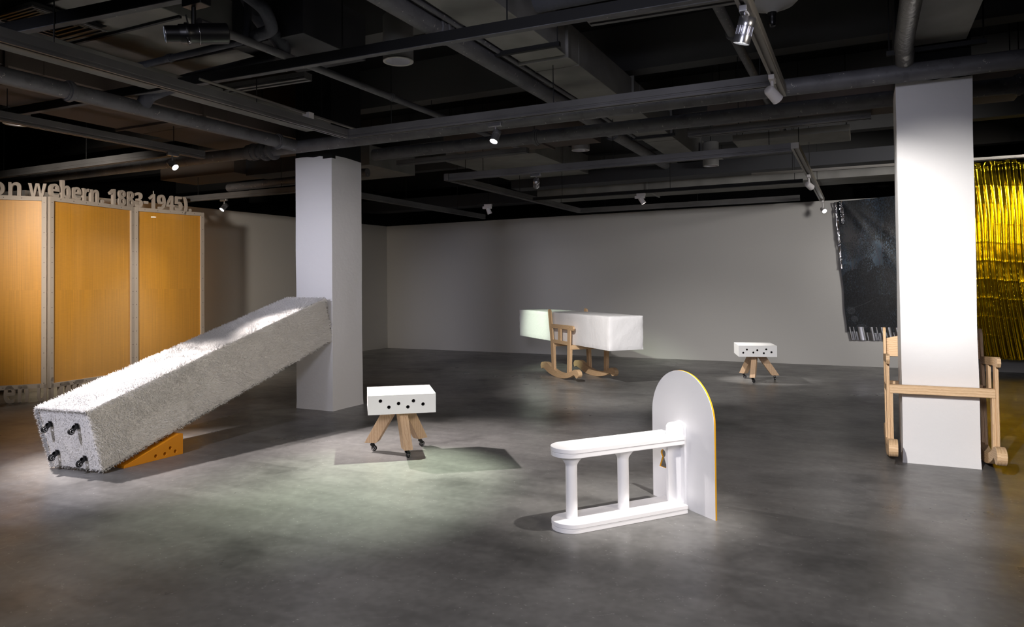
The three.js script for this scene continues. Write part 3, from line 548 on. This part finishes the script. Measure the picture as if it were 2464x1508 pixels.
pipe('overhead_pipe', 'large dark pipe end at the top edge above the long duct', [[-2.1, 3.5, -4.75], [1.6, 3.5, -4.8]], 0.11, M.insulation);
pipe('overhead_pipe', 'dark pipe crossing low behind the left column', [[-8.6, 2.92, -7.85], [-6.0, 2.95, -7.85]], 0.06, M.pipe);

function duct(label, x0, x1, y0, y1, z0, z1, mat, flanges = [], along = 'z', hung = true) {
  const t = thing('air_duct', label, 'duct');
  add('casing', bx(x0, x1, y0, y1, z0, z1, 0.004), mat, t);
  for (const f of flanges) {
    if (along === 'z') { add('flange', bx(x0 - 0.025, x1 + 0.025, y0 - 0.025, y1 + 0.02, f - 0.012, f + 0.012), mat, t); add('seam', bx(x0 - 0.004, x1 + 0.004, y0 - 0.004, y1, f - 0.31, f - 0.3), mat, t); }
    else { add('flange', bx(f - 0.012, f + 0.012, y0 - 0.025, y1 + 0.02, z0 - 0.025, z1 + 0.025), mat, t); }
  }
  const xs = [x0 + 0.04, x1 - 0.04], zs = [z0 + 0.1, z1 - 0.1];
  if (hung) for (const x of xs) for (const z of zs) rods(x, y1, z, t);
  return t;
}
function hanger(label, x0, x1, z, y, h = 0.035) {
  const t = thing('hanger_bracket', label, 'bracket');
  add('bar', bx(x0, x1, y - h, y, z - 0.018, z + 0.018), M.blackSteel, t); rods(x0 + 0.02, y, z, t); rods(x1 - 0.02, y, z, t);
}
duct('long square air duct running back over the middle of the room', -2.58, -2.17, 3.3, 3.6, -13.2, -1.4, M.duct, [-3.4, -5.5, -7.4, -9.1, -11]);
hanger('dark bracket carrying the long square duct above the room centre', -2.66, -2.09, -5.17, 3.3);
hanger('dark bracket carrying the long square duct behind the middle track', -2.66, -2.09, -9.0, 3.3);
duct('pale air duct bottom over the right column', 0.36, 0.73, 3.2, 3.5, -6.26, -2.6, M.duct, []);
hanger('dark bracket at the end of the duct over the right column', 0.2, 0.86, -6.28, 3.19);
duct('wide flat air duct over the upper left corner', -7.4, -6.05, 3.18, 3.45, -7.4, -0.6, M.brown, [-3.3, -5.2]);
duct('flat grey cable duct above the long left lighting track', -5.5, -5.15, 3.12, 3.2, -6.1, -0.6, M.duct, []);
duct('air duct seen between the middle track and the hanging lamps', -5.4, -3.97, 3.2, 3.5, -11.0, -8.9, M.duct, [-9.9]);
duct('grey air duct right of the left column behind the pipes', -7.6, -6.5, 3.2, 3.5, -9.75, -8.55, M.duct, []);
duct('brown boxed duct behind the pipes right of the left column', -4.9, -2.95, 3.2, 3.46, -8.65, -8.02, M.brown, [-4.3, -3.6], 'x');
duct('brown boxed duct behind the pipes left of the right column', -1.5, 1.4, 3.2, 3.46, -8.65, -8.02, M.brown, [-1.1, -0.6, 0.1], 'x');
duct('dark boxed duct left of the left column', -9.95, -8.35, 3.12, 3.5, -8.4, -7.72, M.brown, [], 'x');
duct('dark duct with a grille behind the boxed duct left of the column', -8.35, -6.9, 3.1, 3.4, -8.5, -7.95, M.darkDuct, [], 'x');
duct('pale duct bottom crossing the far end above the back wall', -5.2, 0.9, 2.95, 3.2, -12.5, -11.7, M.duct, [-3.2], 'x');
duct('dark boxed beam crossing behind the middle lighting track', -5.4, 0.9, 3.06, 3.26, -11.45, -11.05, M.darkDuct, [], 'x');
duct('pale ceiling panel behind the narrow track at the right', -1.45, -0.1, 3.2, 3.28, -10.1, -9.4, M.duct, [], 'x');
duct('dark duct running across beyond the left wall', -10, -5.3, 3.05, 3.3, -13.3, -12.9, M.darkDuct, [], 'x');
track('cable_tray', 'grey cable tray with a rounded end beside the right column', -1.6, -7.53, 0.1, -7.5, 2.93, M.track, 0.075, 0.1, 'cable trays');
track('cable_tray', 'dark cable tray under the boxed duct right of the left column', -5.25, -7.5, -3.45, -7.5, 2.93, M.track, 0.06, 0.08, 'cable trays');
track('strip_light', 'unlit strip light fitting along the top edge, upper middle', -1.66, -4.66, -0.62, -4.72, 3.2, M.track, 0.045, 0.11, 'strip fittings');
track('strip_light', 'unlit strip light fitting under the fan unit at the upper left', -5.35, -4.68, -4.24, -4.73, 3.18, M.track, 0.06, 0.1, 'strip fittings');
function angleIron(label, x0, z0, x1, z1, y, at) {
  const L = Math.hypot(x1 - x0, z1 - z0), t = thing('steel_angle', label, 'steel angle', x0, y, z0, Math.atan2(-(z1 - z0), x1 - x0), 'black steel angles');
  add('web', bx(0, L, 0, 0.075, -0.004, 0.004), M.blackSteel, t); add('flange', bx(0, L, -0.005, 0, -0.05, 0.004), M.dirtyEdge, t);
  for (const x of at) rods(x, 0.075, 0, t, 0.006, TOP - y);
}
angleIron('long black steel angle crossing the whole ceiling in front', -9.5, -4.02, -0.62, -4.32, 3.1, [0.9, 6.05, 7.4, 8.4]);
angleIron('black steel angle with flaking paint in the upper left corner', -5.7, -2.72, -2.6, -2.98, 3.1, [1.9, 2.9]);
{ // fan coil unit
  const t = thing('fan_coil_unit', 'large grey fan coil unit hanging at the upper left behind the projector', 'air conditioner');
  add('casing', bx(-6.0, -4.45, 3.4, 3.68, -4.75, -3.05, 0.006), M.duct, t);
  add('side_box', bx(-4.45, -3.72, 3.3, 3.68, -4.85, -4.1, 0.004), M.darkDuct, t);
  for (const [x, z] of [[-5.9, -3.3], [-4.6, -3.3], [-5.9, -4.6], [-4.6, -4.6]]) rods(x, 3.68, z, t);
  for (const z of [-3.62, -4.3]) add('rib', bx(-6.0, -4.45, 3.38, 3.4, z - 0.012, z + 0.012), M.darkDuct, t);
  const g = thing('air_grille', 'square ceiling air grille of nested louvres in the upper left corner', 'grille');
  for (let k = 0; k < 6; k++) { const r = 0.27 - k * 0.044, y = 3.335 + 0.006 * k, s = shape([[-r, -r], [r, -r], [r, r], [-r, r]]), h = new THREE.Path(), q = r - 0.016; h.moveTo(-q, -q); h.lineTo(-q, q); h.lineTo(q, q); h.lineTo(q, -q); s.holes.push(h); add('louvre', prism(s, 0.012).rotateX(-Math.PI / 2).translate(-5.33, y, -3.2), M.track, g); }
  add('backing', bx(-5.6, -5.06, 3.372, 3.378, -3.47, -2.93), M.void, g);
}
function cylinderLamp(label, x, y, z, r, h) {
  const t = thing('cylinder_downlight', label, 'lamp', x, y, z, 0, 'hanging cylinder downlights');
  add('housing', lathe([[r * 0.8, 0.012], [r, 0.012], [r, h - 0.01], [r - 0.012, h], [0.001, h]], 40), M.can, t);
  add('rim', lathe([[r * 0.8, 0.004], [r * 0.84, 0], [r, 0], [r, 0.013], [r * 0.8, 0.013]], 40), M.canRim, t);
  add('reflector', lathe([[r * 0.81, 0.004], [r * 0.74, 0.05], [r * 0.5, 0.11], [0.001, 0.14]], 36), M.reflector, t);
  add('cord', new THREE.CylinderGeometry(0.006, 0.006, 4.19 - y - h, 8).translate(0, h + (4.19 - y - h) / 2, 0), M.blackSteel, t);
}
cylinderLamp('unlit grey hanging cylinder downlight behind the black steel angle, upper middle', -3.2, 3.14, -4.58, 0.117, 0.36);
cylinderLamp('grey hanging cylinder downlight with a pale ring beyond the pipes, centre', -3.27, 3.15, -8.77, 0.117, 0.36);
cylinderLamp('unlit grey hanging cylinder downlight partly cut by the left edge', -7.8, 3.11, -4.37, 0.12, 0.4);
cylinderLamp('unlit hanging cylinder downlight farthest away, above the white spotlight', -2.0, 3.15, -10.9, 0.117, 0.36);
{ const t = thing('dome_lamp', 'dark dome lamp at the top edge beside the silver spotlight', 'lamp', -0.5, 3.2, -4.95); add('shade', lathe([[0.03, -0.03], [0.06, -0.01], [0.14, 0.02], [0.2, 0.08], [0.21, 0.16], [0.2, 0.24], [0.12, 0.3], [0.001, 0.32]], 40), M.can, t); add('socket', lathe([[0.001, -0.12], [0.02, -0.12], [0.02, -0.1], [0.026, -0.09], [0.02, -0.08], [0.026, -0.07], [0.02, -0.06], [0.03, -0.03], [0.001, -0.03]], 20), M.black, t); rods(0, 0.32 + 0, 0, t).scale.y = 0.2; }

// ---------------------------------------------------------------- spotlights
function spot(label, x, y, z, aim, { white = true, on = 0, trackY = 2.88, scale = 1, box = false, color = NEUTRAL, cd = 0, cone = 40, blend = 0.8, along = 'x', beamTo, cable } = {}) {
  const t = thing('track_spotlight', label, 'spotlight', x, y, z, 0, 'track spotlights'), mat = white ? M.lampWhite : M.lampSilver, k = scale;
  const d = aim.clone().sub(V(x, y, z)).normalize(), gap = trackY - y;
  const ad = along === 'x' ? bx(-0.075 * k, 0.06 * k, gap - 0.035, gap, -0.018 * k, 0.018 * k, 0.004) : bx(-0.018 * k, 0.018 * k, gap - 0.035, gap, -0.075 * k, 0.06 * k, 0.004);
  add('adapter', ad, mat, t);
  if (box) add('driver_box', bx(-0.1, 0.05, gap - 0.075, gap - 0.035, -0.025, 0.025, 0.004), mat, t);
  add('stem', rodBetween(V(0, gap - 0.03, 0), V(0, 0.035 * k, 0), 0.009 * k, 14, 0.012 * k), mat, t);
  const h = sub('head', t); h.quaternion.setFromUnitVectors(V(0, -1, 0), d);
  const R = 0.038 * k;
  if (white) add('body', lathe([[0.001, 0.05 * k], [R * 0.7, 0.05 * k], [R * 0.9, 0.035 * k], [R, -0.06 * k], [R * 0.93, -0.062 * k], [R * 0.86, -0.05 * k]], 32), mat, h);
  else {
    add('body', [lathe([[0.001, 0.055 * k], [R, 0.053 * k], [R, 0.012 * k], [R * 0.86, 0.012 * k], [R * 0.86, -0.03 * k], [R, -0.03 * k], [R, -0.066 * k], [R * 0.92, -0.066 * k], [R * 0.86, -0.054 * k]], 32)], mat, h);
    for (let i = 0; i < 20; i++) { const a = i / 20 * 6.2832; add('fin', bx(R * 0.84, R * 0.99, -0.03 * k, 0.012 * k, -0.0018 * k, 0.0018 * k).rotateY(a), mat, h); }
  }
  if (cable) add('cable', tube([V(0.0, gap - 0.02, 0.03), V(0.02, gap * 0.6, 0.075), V(0.03, 0.05, 0.07), V(0.012, 0.055, 0.02)], 0.0045, 20, 8), M.lampWhite, t);
  add('knuckle', new THREE.SphereGeometry(0.016 * k, 16, 12), mat, h);
  add(on ? 'lit_lens' : 'lens', new THREE.CylinderGeometry(R * 0.87, R * 0.87, 0.004, 28).translate(0, -0.055 * k, 0), on ? (on > 1 ? M.lampOn : M.lampOnSoft) : M.lampOff, h);
  if (cd) light(V(x, y, z).addScaledVector(d, 0.068 * k), beamTo ?? aim, color, cd, cone, blend, 1.5);
  return t;
}
spot('silver spotlight with cooling fins on the pale track, upper right', -0.545, 2.77, -4.01, V(-1.3, 0.2, -4.3), { white: false, on: 2, cd: 34, cone: 38, blend: 0.9, along: 'z', scale: 1.16, cable: true });
spot('white spotlight turned away at the end of the pale track, upper right', -0.555, 2.755, -5.42, V(0.3, 1.75, -6.55), { on: 1, along: 'z', scale: 1.1, cd: 7, cone: 60, blend: 1 });
spot('brightly lit spotlight under the track between the columns', -2.97, 2.76, -5.77, V(-3.25, 0, -4.2), { white: false, on: 2, color: GREENISH, cd: 78, cone: 48, blend: 1 });
light(V(-2.95, 2.6, -5.73), V(-2.9, 0.5, -9.0), NEUTRAL, 60, 54, 0.9);             // the same lamp's other head, towards the white beam
spot('lit spotlight at the end of the short left track above the lettering', -6.72, 2.755, -5.36, V(-3.2, 0, -5.35), { white: false, on: 2, color: PINKISH, cd: 118, cone: 42, blend: 0.8, along: 'z' });
spot('lit spotlight in front of the left wall beside the left column', -8.64, 2.63, -7.8, V(-8.75, 1.6, -6.9), { white: false, on: 2, trackY: 2.75, cd: 5, cone: 80, color: NEUTRAL });
spot('small silver spotlight facing away under the far middle track', -3.52, 2.635, -7.9, V(-4.9, 0.7, -10.8), { white: false, trackY: 2.75 });
spot('white spotlight with a driver box hanging in front of the back wall, left of centre', -5.42, 2.62, -10.25, V(-5.0, 1.2, -10.6), { trackY: 2.72, box: true });
track('lighting_track', 'short dark lighting rail carrying the white spotlight before the back wall', -4.7, -10.42, -0.7, -10.42, 2.75, M.blackSteel, 0.05, 0.04);
track('lighting_track', 'short dark rail end carrying the white spotlight with a driver box', -5.62, -10.25, -5.2, -10.25, 2.72, M.blackSteel, 0.02, 0.03);
spot('white spotlight with an angled arm hanging in front of the back wall, centre', -2.93, 2.65, -10.42, V(-1.5, 0.3, -10.82), { on: 1, trackY: 2.75, cd: 34, cone: 24, blend: 0.6, box: true });
spot('white spotlight halfway along the narrow track at the right', -0.58, 2.62, -9.72, V(0.6, 1.6, -12), { trackY: 2.75, along: 'z', scale: 1.05 });
spot('lit spotlight at the far end of the narrow track, before the back wall', -0.56, 2.6, -12.9, V(0.35, 1.5, -11.2), { on: 2, trackY: 2.75, along: 'z', cd: 0.6, cone: 60 });
{
  const t = thing('recessed_lamp', 'small lit lamp shining through the top of the right yellow screen panel', 'lamp', -9.72, 2.5, -7.42);
  add('housing', lathe([[0.035, 0.002], [0.045, 0], [0.045, 0.1], [0.001, 0.1]], 24), M.lampWhite, t); add('lit_lens', new THREE.CylinderGeometry(0.035, 0.035, 0.004, 24).translate(0, 0.0, 0), M.lampOn, t); add('stem', new THREE.CylinderGeometry(0.006, 0.006, 0.3, 8).translate(0, 0.25, 0), M.lampWhite, t);
  light(V(-9.72, 2.48, -7.42), V(-9.42, 0.3, -7.25), 0xfff0cc, 30, 80, 1, 6);
}
{ // gobo projector
  const t = thing('gobo_projector', 'black tubular projector with a glowing lens, upper left', 'projector', -3.15, 2.745, -2.645);
  const d = V(-0.56, -0.17, 0.8).normalize(), h = sub('barrel', t); h.quaternion.setFromUnitVectors(V(0, 1, 0), d);
  add('tube', lathe([[0.001, -0.15], [0.05, -0.15], [0.055, -0.145], [0.055, -0.02], [0.05, -0.015], [0.05, 0.02], [0.058, 0.022], [0.058, 0.034], [0.05, 0.036], [0.05, 0.06], [0.044, 0.064], [0.044, 0.12], [0.038, 0.12], [0.036, 0.095]].map(([r, y]) => [r, y * 1.15]), 36), M.black, h);
  add('lit_lens', new THREE.CylinderGeometry(0.036, 0.036, 0.006, 32).translate(0, 0.118, 0), glow(0xd8e6ff, 12), h);
  add('ring', new THREE.TorusGeometry(0.0556, 0.0016, 8, 40).rotateX(Math.PI / 2).translate(0, -0.024, 0), M.chrome, h);
  add('lens_ring', new THREE.TorusGeometry(0.041, 0.003, 10, 40).rotateX(Math.PI / 2).translate(0, 0.138, 0), M.lampSilver, h);
  for (const k of [1, -1]) { const w = V(0.2, 0, 1).multiplyScalar(k).normalize(), o = V(0, 0.035, 0); add('thumb_screw', [rodBetween(o.clone().addScaledVector(w, 0.05), o.clone().addScaledVector(w, 0.078), 0.011, 14, 0.005), new THREE.SphereGeometry(0.009, 14, 10).translate(...o.clone().addScaledVector(w, 0.086).toArray())], M.chrome, h); }
  add('yoke', [rodBetween(V(0, 0.03, 0), V(0.0, 0.16, 0), 0.012, 12), rodBetween(V(-0.02, 0.02, 0.01), V(-0.035, 0.1, 0.02), 0.004, 8), bx(-0.05, 0.09, 0.14, 0.2, -0.035, 0.035, 0.004)], M.black, t);
  light(V(-3.15, 2.745, -2.645).addScaledVector(d, 0.16), V(-6, 1.9, 1.5), 0xdfe8ff, 20, 24, 0.4);
}
renderer.render(scene, camera);
